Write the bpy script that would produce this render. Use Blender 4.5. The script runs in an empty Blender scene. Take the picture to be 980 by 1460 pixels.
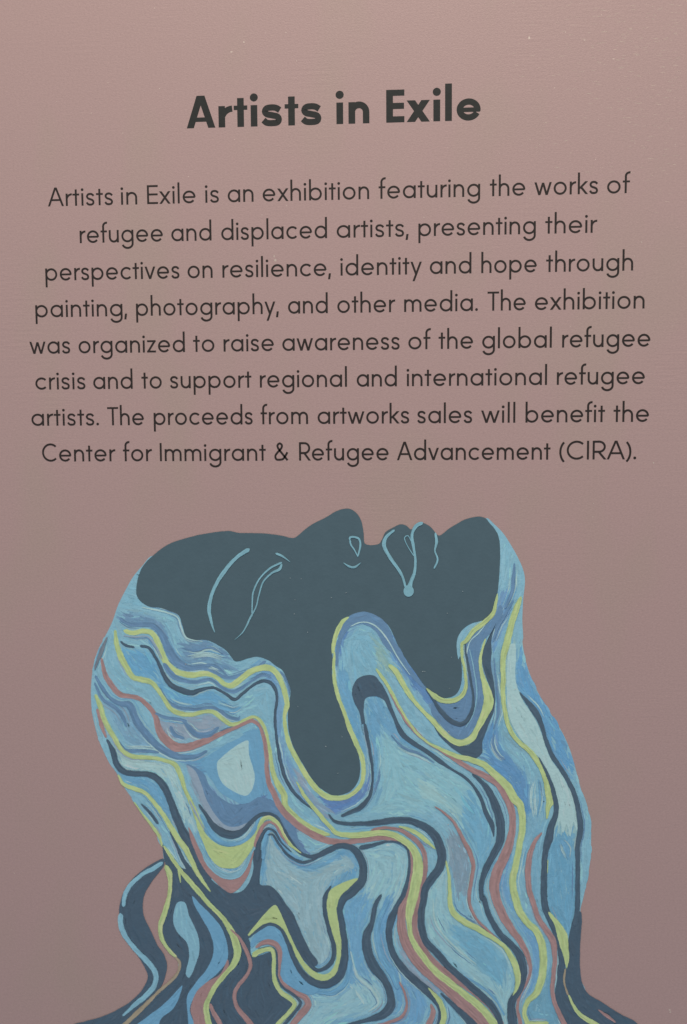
import bpy, bmesh, math, random
import numpy as np
from mathutils import Matrix, Vector

sc = bpy.context.scene
random.seed(7)
rng = np.random.default_rng(7)

# ------------------------------------------------------------------ camera
F, PW, PH = 1500.0, 980.0, 1460.0          # focal length and frame of the photograph in its own pixels
DIST = 0.75                                 # metres from lens to poster
CZ = 0.0                                    # height of the lens
YAW, PITCH, ROLL = (math.radians(a) for a in (-4.44204, -5.28063, 0.41280))
_c, _s = math.cos, math.sin
R_cam = (np.array([[_c(YAW), 0, _s(YAW)], [0, 1, 0], [-_s(YAW), 0, _c(YAW)]])
         @ np.array([[1, 0, 0], [0, _c(PITCH), -_s(PITCH)], [0, _s(PITCH), _c(PITCH)]])
         @ np.array([[_c(ROLL), -_s(ROLL), 0], [_s(ROLL), _c(ROLL), 0], [0, 0, 1]]))
cam_d = bpy.data.cameras.new('camera')
cam = bpy.data.objects.new('camera', cam_d)
sc.collection.objects.link(cam)
sc.camera = cam
cam_d.sensor_fit = 'VERTICAL'
cam_d.sensor_height = 36.0
cam_d.lens = F / PH * 36.0
cam_d.clip_start = 0.01
cam_d.clip_end = 50
right, down, fwd = (R_cam[:, i] for i in range(3))
W3 = lambda v: Vector((v[0], v[2], -v[1]))
m = Matrix.Identity(4)
for i, v in enumerate((W3(right), -W3(down), -W3(fwd))):
    for j in range(3):
        m[j][i] = v[j]
m.translation = Vector((0, -DIST, CZ))
cam.matrix_world = m
cam_d.dof.use_dof = True
cam_d.dof.focus_distance = 0.735
cam_d.dof.aperture_fstop = 5.0

# ------------------------------------------------------------------ light
world = bpy.data.worlds.new('World')
sc.world = world
world.use_nodes = True
bg = world.node_tree.nodes['Background']
bg.inputs['Color'].default_value = (0.78, 0.90, 1.12, 1)
bg.inputs['Strength'].default_value = 0.272


def lamp(name, loc, target, size, power, col):
    d = bpy.data.lights.new(name, 'AREA')
    d.shape = 'RECTANGLE'
    d.size, d.size_y = size
    d.energy = power
    d.color = col
    o = bpy.data.objects.new(name, d)
    sc.collection.objects.link(o)
    o.location = loc
    o.rotation_euler = (Vector(target) - Vector(loc)).to_track_quat('-Z', 'Y').to_euler()
    return o


lamp('ceiling_lamp', (0.05, -1.35, CZ + 1.75), (0, 0, CZ + 0.1), (1.0, 0.6), 32.2, (1.0, 0.92, 0.765))

vs = sc.view_settings
vs.view_transform = 'Standard'
vs.look = 'None'
vs.exposure = 0
vs.gamma = 1
sc.cycles.filter_width = 1.5
sc.cycles.use_denoising = True
E0 = 0.62                                   # rough light level at the poster, used to pick base colours


# ------------------------------------------------------------------ helpers
def plane(px, py):
    """A point of the photograph on the poster's own flat face: metres right of and above the lens foot."""
    d = R_cam @ np.array([(px - PW / 2) / F, (py - PH / 2) / F, 1.0])
    return d[0] / d[2] * DIST, -d[1] / d[2] * DIST


U = DIST / F                                # metres per unit of lettering
corners = [plane(x, y) for x in (0, PW) for y in (0, PH)]
MARGIN = 0.007
BX0 = min(c[0] for c in corners) - MARGIN
BX1 = max(c[0] for c in corners) + MARGIN
BZ0 = min(c[1] for c in corners) - MARGIN
BZ1 = max(c[1] for c in corners) + MARGIN
STEP = 3.5e-6
layer = [0]


def next_layer(n=1):
    layer[0] += n
    return -2e-5 - STEP * layer[0]


def lin(c):
    c = c / 255.0
    return c / 12.92 if c <= 0.04045 else ((c + 0.055) / 1.055) ** 2.4


def alb(c, e=None):
    return tuple(min(0.95, lin(v) / (e or E0)) for v in c)


def paint(name, col, rough=0.5, spec=0.35, vary=0.10, bump=0.06, attr=False, scale=60, hue=0.0):
    """Procedural paint: pigment that varies a little, a fine brushed relief, a low sheen."""
    mt = bpy.data.materials.new(name)
    mt.use_nodes = True
    nt = mt.node_tree
    b = nt.nodes['Principled BSDF']
    b.inputs['Roughness'].default_value = rough
    b.inputs['Specular IOR Level'].default_value = spec
    tc = nt.nodes.new('ShaderNodeTexCoord')
    mp = nt.nodes.new('ShaderNodeMapping')
    mp.inputs['Scale'].default_value = (1, 1, 1)
    nt.links.new(tc.outputs['Object'], mp.inputs['Vector'])
    n1 = nt.nodes.new('ShaderNodeTexNoise')
    n1.inputs['Scale'].default_value = scale
    n1.inputs['Detail'].default_value = 6
    n1.inputs['Roughness'].default_value = 0.65
    nt.links.new(mp.outputs[0], n1.inputs['Vector'])
    mr = nt.nodes.new('ShaderNodeMapRange')
    mr.inputs['From Min'].default_value = 0.3
    mr.inputs['From Max'].default_value = 0.7
    mr.inputs['To Min'].default_value = 1 - vary
    mr.inputs['To Max'].default_value = 1 + vary
    nt.links.new(n1.outputs['Fac'], mr.inputs['Value'])
    mul = nt.nodes.new('ShaderNodeVectorMath')
    mul.operation = 'SCALE'
    if attr:
        at = nt.nodes.new('ShaderNodeAttribute')
        at.attribute_name = 'pigment'
        nt.links.new(at.outputs['Color'], mul.inputs[0])
    else:
        mul.inputs[0].default_value = alb(col)
    nt.links.new(mr.outputs[0], mul.inputs['Scale'])
    nt.links.new(mul.outputs[0], b.inputs['Base Color'])
    n2 = nt.nodes.new('ShaderNodeTexNoise')
    n2.inputs['Scale'].default_value = 420
    n2.inputs['Detail'].default_value = 4
    nt.links.new(tc.outputs['Object'], n2.inputs['Vector'])
    bp = nt.nodes.new('ShaderNodeBump')
    bp.inputs['Strength'].default_value = bump
    bp.inputs['Distance'].default_value = 0.002
    nt.links.new(n2.outputs['Fac'], bp.inputs['Height'])
    nt.links.new(bp.outputs['Normal'], b.inputs['Normal'])
    return mt


def link(name, me, mat, parent):
    o = bpy.data.objects.new(name, me)
    sc.collection.objects.link(o)
    me.materials.append(mat)
    o.parent = parent
    return o


def clip_mesh(me):
    """Cut a printed shape off at the trimmed edge of the board."""
    bm = bmesh.new()
    bm.from_mesh(me)
    bmesh.ops.bisect_plane(bm, geom=bm.verts[:] + bm.edges[:] + bm.faces[:], dist=1e-7,
                           plane_co=(0, 0, BZ0 + 0.0004), plane_no=(0, 0, -1), clear_outer=True)
    bm.to_mesh(me)
    bm.free()


class Sheet:
    """Flat printed or painted shapes collected into ONE mesh, facing -Y."""

    def __init__(self):
        self.v, self.f, self.c = [], [], []

    def poly(self, pts, y, col=None):
        n0 = len(self.v)
        a = sum(pts[i][0] * pts[(i + 1) % len(pts)][1] - pts[(i + 1) % len(pts)][0] * pts[i][1] for i in range(len(pts)))
        if a < 0:
            pts = pts[::-1]
        self.v += [(p[0], y, p[1]) for p in pts]
        self.f.append(list(range(n0, n0 + len(pts))))
        self.c.append(col)

    def strip(self, L, Rr, y, col=None, closed=False):
        n0, n = len(self.v), len(L)
        for p, q in zip(L, Rr):
            self.v += [(p[0], y, p[1]), (q[0], y, q[1])]
        for i in range(n if closed else n - 1):
            a, b = n0 + 2 * i, n0 + 2 * ((i + 1) % n)
            self.f.append([a, a + 1, b + 1, b])
            self.c.append(col)

    def build(self, name, mat, parent, loc=(0, 0, 0)):
        me = bpy.data.meshes.new(name)
        me.from_pydata(self.v, [], self.f)
        me.update()
        if any(c is not None for c in self.c):
            at = me.color_attributes.new('pigment', 'FLOAT_COLOR', 'CORNER')
            buf = []
            for p, c in zip(self.f, self.c):
                buf += [c[0], c[1], c[2], 1.0] * len(p)
            at.data.foreach_set('color', buf)
        # one consistent side towards the viewer
        bm = bmesh.new()
        bm.from_mesh(me)
        big = [f for f in bm.faces if len(f.verts) > 4]
        if big:
            bmesh.ops.triangulate(bm, faces=big, ngon_method='EAR_CLIP')
        flip = [f for f in bm.faces if f.normal.y > 0]
        if flip:
            bmesh.ops.reverse_faces(bm, faces=flip)
        bm.to_mesh(me)
        bm.free()
        clip_mesh(me)
        return link(name, me, mat, parent)


TILE = dict(a=(120, 715), b=(320, 715), c=(520, 715), d=(120, 915), e=(320, 915), f=(520, 915), g=(660, 915),
            h=(120, 1065), i=(320, 1065), j=(520, 1065), k=(660, 1065), l=(120, 1215), m=(320, 1215),
            n=(520, 1215), o=(660, 1215))


def path(txt):
    """'a 10,20 30,40 d 5,6' -> points in photograph pixels (a letter names a quarter-pixel survey tile)."""
    out, t = [], None
    for w in txt.split():
        if w in TILE:
            t = TILE[w]
        else:
            x, y = w.split(',')
            out.append((t[0] + float(x) / 4, t[1] + float(y) / 4))
    return out


def spline(P, closed=False, step=2.0, extra=None):
    """Centripetal-ish Catmull-Rom through the points; extra = one value per point carried along."""
    P = [np.array(p, float) for p in P]
    n = len(P)
    if extra is None:
        extra = [0.0] * n
    if n == 2 and not closed:
        P = [P[0], (P[0] + P[1]) / 2, P[1]]
        extra = [extra[0], (extra[0] + extra[1]) / 2, extra[1]]
        n = 3
    pts, ex = [], []
    segs = n if closed else n - 1
    for i in range(segs):
        p1, p2 = P[i], P[(i + 1) % n]
        p0 = P[i - 1] if (closed or i > 0) else 2 * p1 - p2
        p3 = P[(i + 2) % n] if (closed or i + 2 < n) else 2 * p2 - p1
        L = np.linalg.norm(p2 - p1)
        t1 = (p2 - p0) / max(1e-6, np.linalg.norm(p1 - p0) + L) * L
        t2 = (p3 - p1) / max(1e-6, np.linalg.norm(p3 - p2) + L) * L
        k = max(1, int(L / step))
        for j in range(k):
            t = j / k
            h1, h2 = 2 * t**3 - 3 * t**2 + 1, t**3 - 2 * t**2 + t
            h3, h4 = -2 * t**3 + 3 * t**2, t**3 - t**2
            pts.append(h1 * p1 + h2 * t1 + h3 * p2 + h4 * t2)
            ex.append(extra[i] * (1 - t) + extra[(i + 1) % n] * t)
    if not closed:
        pts.append(P[-1])
        ex.append(extra[-1])
    return np.array(pts), np.array(ex)


def wob(n, amp, step=2.0):
    s = np.arange(n) * step
    r = np.zeros(n)
    for wl, a in ((55, .5), (23, .4), (11, .3), (5.5, .22)):
        r += a * np.sin(s / wl * 2 * math.pi + random.random() * 6.28)
    return r * amp


def tidy(P):
    P = [np.array(p) for p in P]
    i = 1
    while i < len(P):
        if np.linalg.norm(P[i] - P[i - 1]) < 1.5:
            del P[i]
            continue
        if i + 1 < len(P):
            a, b = P[i] - P[i - 1], P[i + 1] - P[i]
            if np.dot(a, b) < -.3 * np.linalg.norm(a) * np.linalg.norm(b) and min(np.linalg.norm(a), np.linalg.norm(b)) < 14:
                del P[i]
                i = max(1, i - 1)
                continue
        i += 1
    return P


SEGPTS, SEGTAN = [], []                     # brush direction over the picture, for the underpainting


def jitter(base, dv, dt=0.0):
    v = 1 + dv
    return alb(np.clip(np.array(base, float) * v + np.array([dt, 0, -dt * .5]), 15, 250))


def brush_line(txt, widths, col, amp=0.46):
    """A painted ribbon: left and right edges of a stroke with its own hand wobble; widths in survey quarters."""
    P = tidy(path(txt))
    w = [float(x) / 4 for x in str(widths).split()]
    w = np.interp(np.linspace(0, 1, len(P)), np.linspace(0, 1, len(w)), w)
    pts, ww = spline(P, extra=list(w))
    d = np.gradient(pts, axis=0)
    d /= np.maximum(1e-6, np.linalg.norm(d, axis=1))[:, None]
    SEGPTS.append(pts)
    SEGTAN.append(d)
    nrm = np.stack([-d[:, 1], d[:, 0]], 1)
    n = len(pts)
    s = np.arange(n) * 2.0
    e = np.minimum(s, s[::-1])
    cap = np.sqrt(np.clip(e / np.maximum(0.5, ww * 0.5), 0.02, 1))
    hw = np.maximum(ww, 0.5) / 2 * cap
    k = np.clip(ww / 4, .3, 1)
    L = pts + nrm * (hw + wob(n, amp) * k)[:, None]
    Rr = pts - nrm * (hw + wob(n, amp) * k)[:, None]
    return L, Rr


# ------------------------------------------------------------------ the place: wall behind, poster board
wall_m = paint('wall_paint', (150, 147, 142), rough=0.8, spec=0.2, vary=0.03, bump=0.15, scale=8)
bm = bmesh.new()
bmesh.ops.create_cube(bm, size=1, matrix=Matrix.Translation((0, 0.006 + 0.05 + 0.001, CZ)) @ Matrix.Diagonal((6, 0.1, 3.0, 1)))
me = bpy.data.meshes.new('wall')
bm.to_mesh(me)
bm.free()
w_o = link('wall', me, wall_m, None)
w_o['kind'] = 'structure'

poster = bpy.data.objects.new('exhibition_poster', None)
sc.collection.objects.link(poster)
BCX = (BX0 + BX1) / 2
poster.location = (0, 0, CZ)
poster['label'] = 'dusty pink exhibition poster with dark lettering above a painted upturned head'
poster['category'] = 'poster'


def board_material():
    mt = bpy.data.materials.new('pink_print')
    mt.use_nodes = True
    nt = mt.node_tree
    N, Lk = nt.nodes, nt.links
    b = N['Principled BSDF']
    b.inputs['Roughness'].default_value = 0.46
    b.inputs['Specular IOR Level'].default_value = 0.4
    tc = N.new('ShaderNodeTexCoord')

    def noise(scale, detail, sx=1, sz=1, rough=0.6):
        mp = N.new('ShaderNodeMapping')
        mp.inputs['Scale'].default_value = (sx, 1, sz)
        Lk.new(tc.outputs['Object'], mp.inputs['Vector'])
        n = N.new('ShaderNodeTexNoise')
        n.inputs['Scale'].default_value = scale
        n.inputs['Detail'].default_value = detail
        n.inputs['Roughness'].default_value = rough
        Lk.new(mp.outputs[0], n.inputs['Vector'])
        return n

    def mix(a, c, fac):
        x = N.new('ShaderNodeMix')
        x.data_type = 'RGBA'
        Lk.new(fac, x.inputs['Factor'])
        for s, v in ((6, a), (7, c)):
            if isinstance(v, tuple):
                x.inputs[s].default_value = v + (1,)
            else:
                Lk.new(v, x.inputs[s])
        return x.outputs[2]

    def ramp(src, lo, hi, a=0.0, c=1.0):
        r = N.new('ShaderNodeMapRange')
        for k, v in zip(('From Min', 'From Max', 'To Min', 'To Max'), (lo, hi, a, c)):
            r.inputs[k].default_value = v
        Lk.new(src, r.inputs['Value'])
        return r.outputs[0]

    # faint unevenness of the pink ink: rosier and greyer clouds, a fine grain
    cloud = ramp(noise(9, 2, 1.5, .7).outputs['Fac'], 0.5, 0.68)
    c2 = mix(alb((165, 137.5, 133)), alb((162.5, 138.5, 131)), cloud)
    grain = ramp(noise(620, 4).outputs['Fac'], 0.3, 0.7, 0.945, 1.055)
    sc_ = N.new('ShaderNodeVectorMath')
    sc_.operation = 'SCALE'
    Lk.new(c2, sc_.inputs[0])
    Lk.new(grain, sc_.inputs['Scale'])
    Lk.new(sc_.outputs[0], b.inputs['Base Color'])
    # relief: fine orange peel, plus scratchy horizontal combing that breaks up in patches
    fine = noise(1000, 3).outputs['Fac']
    comb = noise(320, 2, 0.12, 1.6).outputs['Fac']
    patch = ramp(noise(9, 2).outputs['Fac'], 0.5, 0.7)
    mm = N.new('ShaderNodeMath')
    mm.operation = 'MULTIPLY'
    Lk.new(comb, mm.inputs[0])
    Lk.new(patch, mm.inputs[1])
    ad = N.new('ShaderNodeMath')
    ad.operation = 'ADD'
    Lk.new(mm.outputs[0], ad.inputs[0])
    Lk.new(fine, ad.inputs[1])
    bp = N.new('ShaderNodeBump')
    bp.inputs['Strength'].default_value = 0.17
    bp.inputs['Distance'].default_value = 0.0012
    Lk.new(ad.outputs[0], bp.inputs['Height'])
    Lk.new(bp.outputs['Normal'], b.inputs['Normal'])
    return mt


bm = bmesh.new()
bmesh.ops.create_cube(bm, size=1, matrix=Matrix.Translation((BCX, 0.003, (BZ0 + BZ1) / 2)) @ Matrix.Diagonal((BX1 - BX0, 0.006, BZ1 - BZ0, 1)))
bmesh.ops.bevel(bm, geom=bm.edges[:], offset=0.0004, segments=2, affect='EDGES')
me = bpy.data.meshes.new('board')
bm.to_mesh(me)
bm.free()
link('board', me, board_material(), poster)


# ------------------------------------------------------------------ lettering: a geometric single-storey face drawn as strokes
def arc(cx, cy, rx, ry, a0, a1, n=None):
    n = n or max(6, int(abs(a1 - a0) / 7))
    return [(cx + rx * math.cos(math.radians(a0 + (a1 - a0) * i / n)), cy + ry * math.sin(math.radians(a0 + (a1 - a0) * i / n))) for i in range(n + 1)]


def glyph(ch, p):
    """-> (strokes, ink width, left bearing, right bearing); a stroke = (points, width, closed)."""
    w, xh, cap, asc, desc, ow, nw = (p[k] for k in ('w', 'xh', 'cap', 'asc', 'desc', 'ow', 'nw'))
    th, bar, sw, bold = p['th'], p['bar'], p['sw'], p['bold']
    h = w / 2
    ov = 0.012 * xh
    S = []
    sb, rb = p['sb'], p['sb'] * 0.92
    tight = p['sb'] * 0.35

    def st(pts, ww=None, closed=False):
        S.append((pts, ww or w, closed))

    rx, ry = ow / 2 - sw / 2, xh / 2 + ov - sw / 2

    def bowl(cx):
        st(arc(cx, xh / 2, rx, ry, 0, 360, 40)[:-1], sw, True)

    def arch(x0, x1, y1=0):
        r = (x1 - x0) / 2
        q = min(r * 1.05, xh * .55)
        st([(x0, xh - sw / 2 - q - .001)] + arc((x0 + x1) / 2, xh + ov - sw / 2 - q, r, q, 180, 0, 18) + [(x1, y1)], w if not bold else w * .97)

    def dot(cx, cy, r):
        st(arc(cx, cy, r / 4 + .02, r / 4 + .02, 0, 360, 16)[:-1], r / 2, True)

    l, r_ = sb, sb
    if ch == 'o':
        bowl(ow / 2); W = ow; l = r_ = rb
    elif ch == 'a':
        bowl(ow / 2); st([(ow - h, 0), (ow - h, xh)]); W = ow; l = rb
    elif ch == 'd':
        bowl(ow / 2); st([(ow - h, 0), (ow - h, asc)]); W = ow; l = rb
    elif ch == 'b':
        bowl(ow / 2); st([(h, 0), (h, asc)]); W = ow; r_ = rb
    elif ch == 'p':
        bowl(ow / 2); st([(h, -desc), (h, xh)]); W = ow; r_ = rb
    elif ch == 'g':
        bowl(ow / 2)
        gr = ow / 2 - h
        st([(ow - h, xh), (ow - h, -desc + sw / 2 + gr * .82)] + arc(ow / 2, -desc + sw / 2 + gr * .82, gr, gr * .82, 0, -165, 20)[1:])
        W = ow; l = rb
    elif ch == 'c':
        st(arc(ow / 2, xh / 2, rx, ry, 42, 318, 34), sw); W = ow * .90; l = rb; r_ = tight * 1.6
    elif ch == 'e':
        yb = xh * .49
        st(arc(ow / 2, xh / 2, rx, ry, -4 if not bold else -11, 322 if not bold else 337, 40), sw)
        st([(w * .5, yb), (ow - w * (.35 if not bold else .12), yb)], bar); W = ow; l = r_ = rb
    elif ch == 'n':
        st([(h, 0), (h, xh)]); arch(h, nw - h); W = nw
    elif ch == 'h':
        st([(h, 0), (h, asc)]); arch(h, nw - h); W = nw
    elif ch == 'm':
        mw = nw * .93
        st([(h, 0), (h, xh)]); arch(h, mw - h); arch(mw - h, 2 * mw - w - h); W = 2 * mw - w
    elif ch == 'u':
        r = (nw - w) / 2
        st([(h, xh)] + arc(nw / 2, r * 1.05 + sw / 2 - ov, r, r * 1.05, 180, 360, 18) + [(nw - h, xh)])
        st([(nw - h, 0), (nw - h, xh)]); W = nw
    elif ch == 'r':
        st([(h, 0), (h, xh)])
        rw = p['rw']
        r = (rw - h) * 1.05
        st(arc(h + r, xh + ov - sw / 2 - r, r, r, 178, 88 if not bold else 92, 10), sw); W = rw; r_ = tight
    elif ch == 's':
        a = p['sW']; q = sw / 2; t = xh + ov - q; b0 = -ov + q
        u = (t - b0) / 4
        P = [(a - q * .7, t - u * .72), (a * .70, t - u * .13), (a * .47, t), (a * .24, t - u * .22), (q, t - u * .98), (a * .25, t - u * 1.66),
             (a * .52, t - u * 2.0), (a * .78, t - u * 2.4), (a - q, t - u * 3.05), (a * .78, b0 + u * .22), (a * .5, b0), (a * .24, b0 + u * .16), (q * .55, b0 + u * .85)]
        pts, _ = spline(P, step=xh / 22)
        st([tuple(x) for x in pts], sw); W = a; l = r_ = rb * .85
    elif ch == 't':
        tw = p['tw']
        st([(tw / 2, 0), (tw / 2, th)]); st([(0, p['ty']), (tw, p['ty'])], bar); W = tw; l = r_ = tight
    elif ch == 'f':
        fw = p['tw']; r = fw * .52
        x = fw * .42
        st([(x, 0), (x, asc - r - sw / 2)] + arc(x + r, asc - r - sw / 2, r, r, 180, 78, 10)); st([(0, p['ty']), (fw, p['ty'])], bar); W = fw; l = tight; r_ = tight * .8
    elif ch == 'i':
        st([(h, 0), (h, xh)]); dot(h, p['iy'], p['dot']); W = w
    elif ch == 'l':
        st([(h, 0), (h, asc)]); W = w
    elif ch == 'k':
        kw = nw * .92
        st([(h, 0), (h, asc)]); st([(kw - h * 1.1, xh + .0), (h * 1.6, xh * .42)]); st([(w * 1.5, xh * .56), (kw - h * .9, 0)]); W = kw; r_ = tight
    elif ch in 'vy':
        vw = ow * .88
        if ch == 'v':
            st([(h * 1.05, xh), (vw / 2, 0)]); st([(vw - h * 1.05, xh), (vw / 2, 0)])
        else:
            st([(h * 1.05, xh), (vw / 2, 0)]); st([(vw - h * 1.05, xh), (vw / 2 - (vw / 2 - h) * (desc + h * .2) / xh * 1.0, -desc)])
        W = vw; l = r_ = tight
    elif ch == 'w':
        vw = ow * 1.32
        st([(h, xh), (vw * .29, 0)]); st([(vw * .29, 0), (vw / 2, xh * .96)]); st([(vw / 2, xh * .96), (vw * .71, 0)]); st([(vw * .71, 0), (vw - h, xh)])
        W = vw; l = r_ = tight
    elif ch == 'x':
        xw = p['xw']
        k = w * (.64 if bold else .58)
        st([(k, xh), (xw - k, 0)], w * 1.02); st([(xw - k, xh), (k, 0)], w * 1.02); W = xw; l = r_ = tight
    elif ch == 'z':
        zw = nw * .9
        st([(0.3, xh - bar / 2), (zw - .2, xh - bar / 2)], bar); st([(zw - h * 1.3, xh - bar * .5), (h * 1.3, bar * .5)]); st([(0, bar / 2), (zw, bar / 2)], bar); W = zw; l = r_ = tight * 1.6
    elif ch == 'A':
        aw = p['Aw']
        k = w * .56
        st([(k, 0), (aw / 2 - .06 * w, cap)], w * (1.02 if bold else 1)); st([(aw - k, 0), (aw / 2 + .06 * w, cap)], w * (1.02 if bold else 1))
        yb = cap * (.26 if bold else .33)
        st([(aw * .24, yb), (aw * .76, yb)], bar); W = aw; l = r_ = tight * .6
    elif ch == 'E':
        ew = p['Ew']; hb = p['Eb']
        st([(h, 0), (h, cap)])
        for y in (hb / 2, cap / 2 + .2, cap - hb / 2):
            st([(h, y), (ew - (0 if y != cap / 2 + .2 else .02 * ew), y)], hb)
        W = ew; r_ = tight * 1.4
    elif ch == 'T':
        tw = cap * .66
        st([(tw / 2, 0), (tw / 2, cap)]); st([(0, cap - bar / 2), (tw, cap - bar / 2)], bar); W = tw; l = r_ = tight * .7
    elif ch == 'C':
        cw = cap * .97; q = sw / 2
        st(arc(cw / 2, cap / 2, cw / 2 - q, cap / 2 + ov - q, 46, 314, 40), sw); W = cw * .88; l = rb; r_ = tight * 1.2
    elif ch == 'I':
        st([(h, 0), (h, cap)]); W = w
    elif ch == 'R':
        rw = cap * .60; r = cap * .27 - 0
        st([(h, 0), (h, cap)])
        st([(h, cap - bar / 2), (rw - r - h * .3, cap - bar / 2)] + arc(rw - r - h * .3, cap - bar / 2 - r, r, r, 90, -90, 16)[1:] + [(h, cap - bar / 2 - 2 * r)])
        st([(rw * .5, cap - bar / 2 - 2 * r), (rw + h * .1, 0)]); W = rw + h * .6; r_ = tight
    elif ch == '&':
        aw = cap * .74
        P = [(aw - h * .6, h * .4), (aw * .62, cap * .34), (aw * .30, cap * .66), (aw * .24, cap * .84), (aw * .40, cap - h), (aw * .56, cap * .84), (aw * .50, cap * .67),
             (aw * .26, cap * .47), (h, cap * .26), (aw * .14, cap * .08), (aw * .36, h * .9), (aw * .62, cap * .09), (aw * .80, cap * .26), (aw - h * .7, cap * .46)]
        pts, _ = spline(P, step=.8)
        st([tuple(x) for x in pts]); W = aw; l = r_ = rb
    elif ch == '(':
        st(arc(cap * .52, cap * .40, cap * .52 - h, cap * .66, 128, 232, 18)); W = cap * .24; l = r_ = tight * 1.5
    elif ch == ')':
        st(arc(cap * .24 - cap * .52, cap * .40, cap * .52 - h, cap * .66, 52, -52, 18)); W = cap * .24; l = tight * 1.5; r_ = tight * 1.5
    elif ch == '.':
        dot(p['dot'] / 2, p['dot'] / 2, p['dot']); W = p['dot']; l = r_ = tight * 1.6
    elif ch == ',':
        st([(h * 1.3, h * 2.4), (h * .5, -desc * .5)], w * 1.05); W = w * 1.15; l = r_ = tight * 1.2
    else:
        raise ValueError(ch)
    return S, W, l, r_


BODY = dict(w=2.95, xh=17.6, cap=26.6, asc=29.6, desc=9.6, ow=18.4, nw=15.2, th=23.2, ty=15.9, tw=9.8, bar=2.7, sw=2.9, sb=2.15,
            rw=8.4, sW=12.0, iy=22.6, dot=3.9, xw=16.0, Aw=23.5, Ew=15.6, Eb=2.8, bold=False)
HEAD = dict(w=9.8, xh=30.4, cap=46.0, asc=52.3, desc=15, ow=33.8, nw=29.2, th=41.0, ty=27.2, tw=19.2, bar=6.3, sw=8.9, sb=3.3,
            rw=19.6, sW=28.6, iy=41.2, dot=11.6, xw=33.4, Aw=41.6, Ew=25.8, Eb=8.7, bold=True)


def word_strokes(word, p):
    x, out, ends = 0.0, [], []
    for k, ch in enumerate(word):
        S, W, l, r_ = glyph(ch, p)
        if k:
            x += l
        for pts, ww, cl in S:
            out.append(([(x + a, b) for a, b in pts], ww, cl))
        ends.append(x + W)
        x += W + r_
    return out, ends[-1]


def set_line(sheet, words, p, base, y):
    """words = [(text, left px, right px)]; base = baseline as ((x,y),(x,y)) in photograph pixels."""
    (xa, ya), (xb, yb) = base
    za, zb = plane(xa, ya)[1], plane(xb, yb)[1]
    z0 = (za + zb) / 2
    ym = (ya + yb) / 2
    k = 0
    for text, x0, x1 in words:
        yy0 = ya + (yb - ya) * (x0 - xa) / (xb - xa) - 10
        yy1 = ya + (yb - ya) * (x1 - xa) / (xb - xa) - 10
        X0, X1 = plane(x0, yy0)[0], plane(x1, yy1)[0]
        S, W = word_strokes(text, p)
        sx = (X1 - X0) / W
        u = LOCAL_U
        for pts, ww, cl in S:
            P = np.array([(X0 + a * sx, z0 + b * u) for a, b in pts])
            hw = ww / 2 * u
            if cl:
                d = np.roll(P, -1, 0) - np.roll(P, 1, 0)
            else:
                d = np.gradient(P, axis=0)
            if not cl and len(P) > 2:
                d[0], d[-1] = P[1] - P[0], P[-1] - P[-2]
            d /= np.linalg.norm(d, axis=1)[:, None]
            nr = np.stack([-d[:, 1], d[:, 0]], 1) * hw
            if len(P) == 2 and abs(d[0][0]) > .06 and abs(d[0][1]) > .45:
                nr = np.array([[hw / abs(d[0][1]), 0]] * 2)      # diagonals are cut level at their ends
            sheet.strip(P + nr, P - nr, y - 1.5e-6 * (k % 5), closed=cl)
            k += 1


ink = paint('dark_ink', (44, 37, 34), rough=0.5, spec=0.3, vary=0.10, bump=0.05, scale=300)
ink_head = paint('heading_ink', (42, 42, 40), rough=0.5, spec=0.3, vary=0.09, bump=0.05, scale=200)

LOCAL_U = U * 0.956
sh = Sheet()
set_line(sh, [('Artists', 265.9, 458.7), ('in', 479.6, 527.4), ('Exile', 550.8, 685.6)], HEAD, ((270, 182.3), (685, 172.0)), next_layer(3))
hd = sh.build('heading', ink_head, poster)
hd['label'] = 'bold heading in dark grey letters'

LINES = [
    (((79, 294.5), (894, 275)), 'Artists 68.2 161.3 in 172.7 195.9 Exile 209.9 279.1 is 292.9 312.4 an 324.9 361.7 exhibition 374.7 526.6 featuring 540 684.9 the 698.6 749.2 works 762.2 853 of 865.8 898.4'),
    (((115, 346.4), (850, 332)), 'refugee 113.9 232.4 and 244.5 301.7 displaced 315.7 466.5 artists, 480.2 582.8 presenting 596.8 764.2 their 777.6 851.1'),
    (((70, 400), (900, 386)), 'perspectives 64.9 256 on 267.7 303.3 resilience, 317.3 472 identity 485.8 601.7 and 613.1 672.4 hope 686.5 765.5 through 778.9 903'),
    (((75, 452.2), (915, 439.8)), 'painting, 50.6 181.2 photography, 194.2 397.6 and 411 467.5 other 481.2 563.1 media. 576.5 681.6 The 695.3 749.8 exhibition 762.9 919.3'),
    (((48, 504.5), (925, 494)), 'was 42.4 100.2 organized 112.3 263.8 to 275.6 305.9 raise 319 390.7 awareness 402.8 570 of 582.4 614 the 625.5 674.7 global 687.8 787 refugee 801.8 927.5'),
    (((55, 555.4), (915, 547.6)), 'crisis 50.6 122 and 133.2 189.3 to 202 230.8 support 242.9 358.7 regional 370.8 494.9 and 508.9 566 international 580.4 780.2 refugee 794.2 919.6'),
    (((48, 607), (920, 601.4)), 'artists. 45 141.3 The 153.4 205.3 proceeds 219.4 360.4 from 371.8 439.4 artworks 453.1 583.7 sales 595.5 673.4 will 686.2 735.1 benefit 749.5 862.8 the 874.9 925.5'),
    (((65, 658.2), (905, 654.6)), 'Center 60.4 164.2 for 175.6 216.4 Immigrant 228.2 379.3 & 391.4 411 Refugee 426.7 554.3 Advancement 566.1 785.1 (CIRA). 797.5 907.6'),
]
ORD = ('first', 'second', 'third', 'fourth', 'fifth', 'sixth', 'seventh', 'last')
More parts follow.
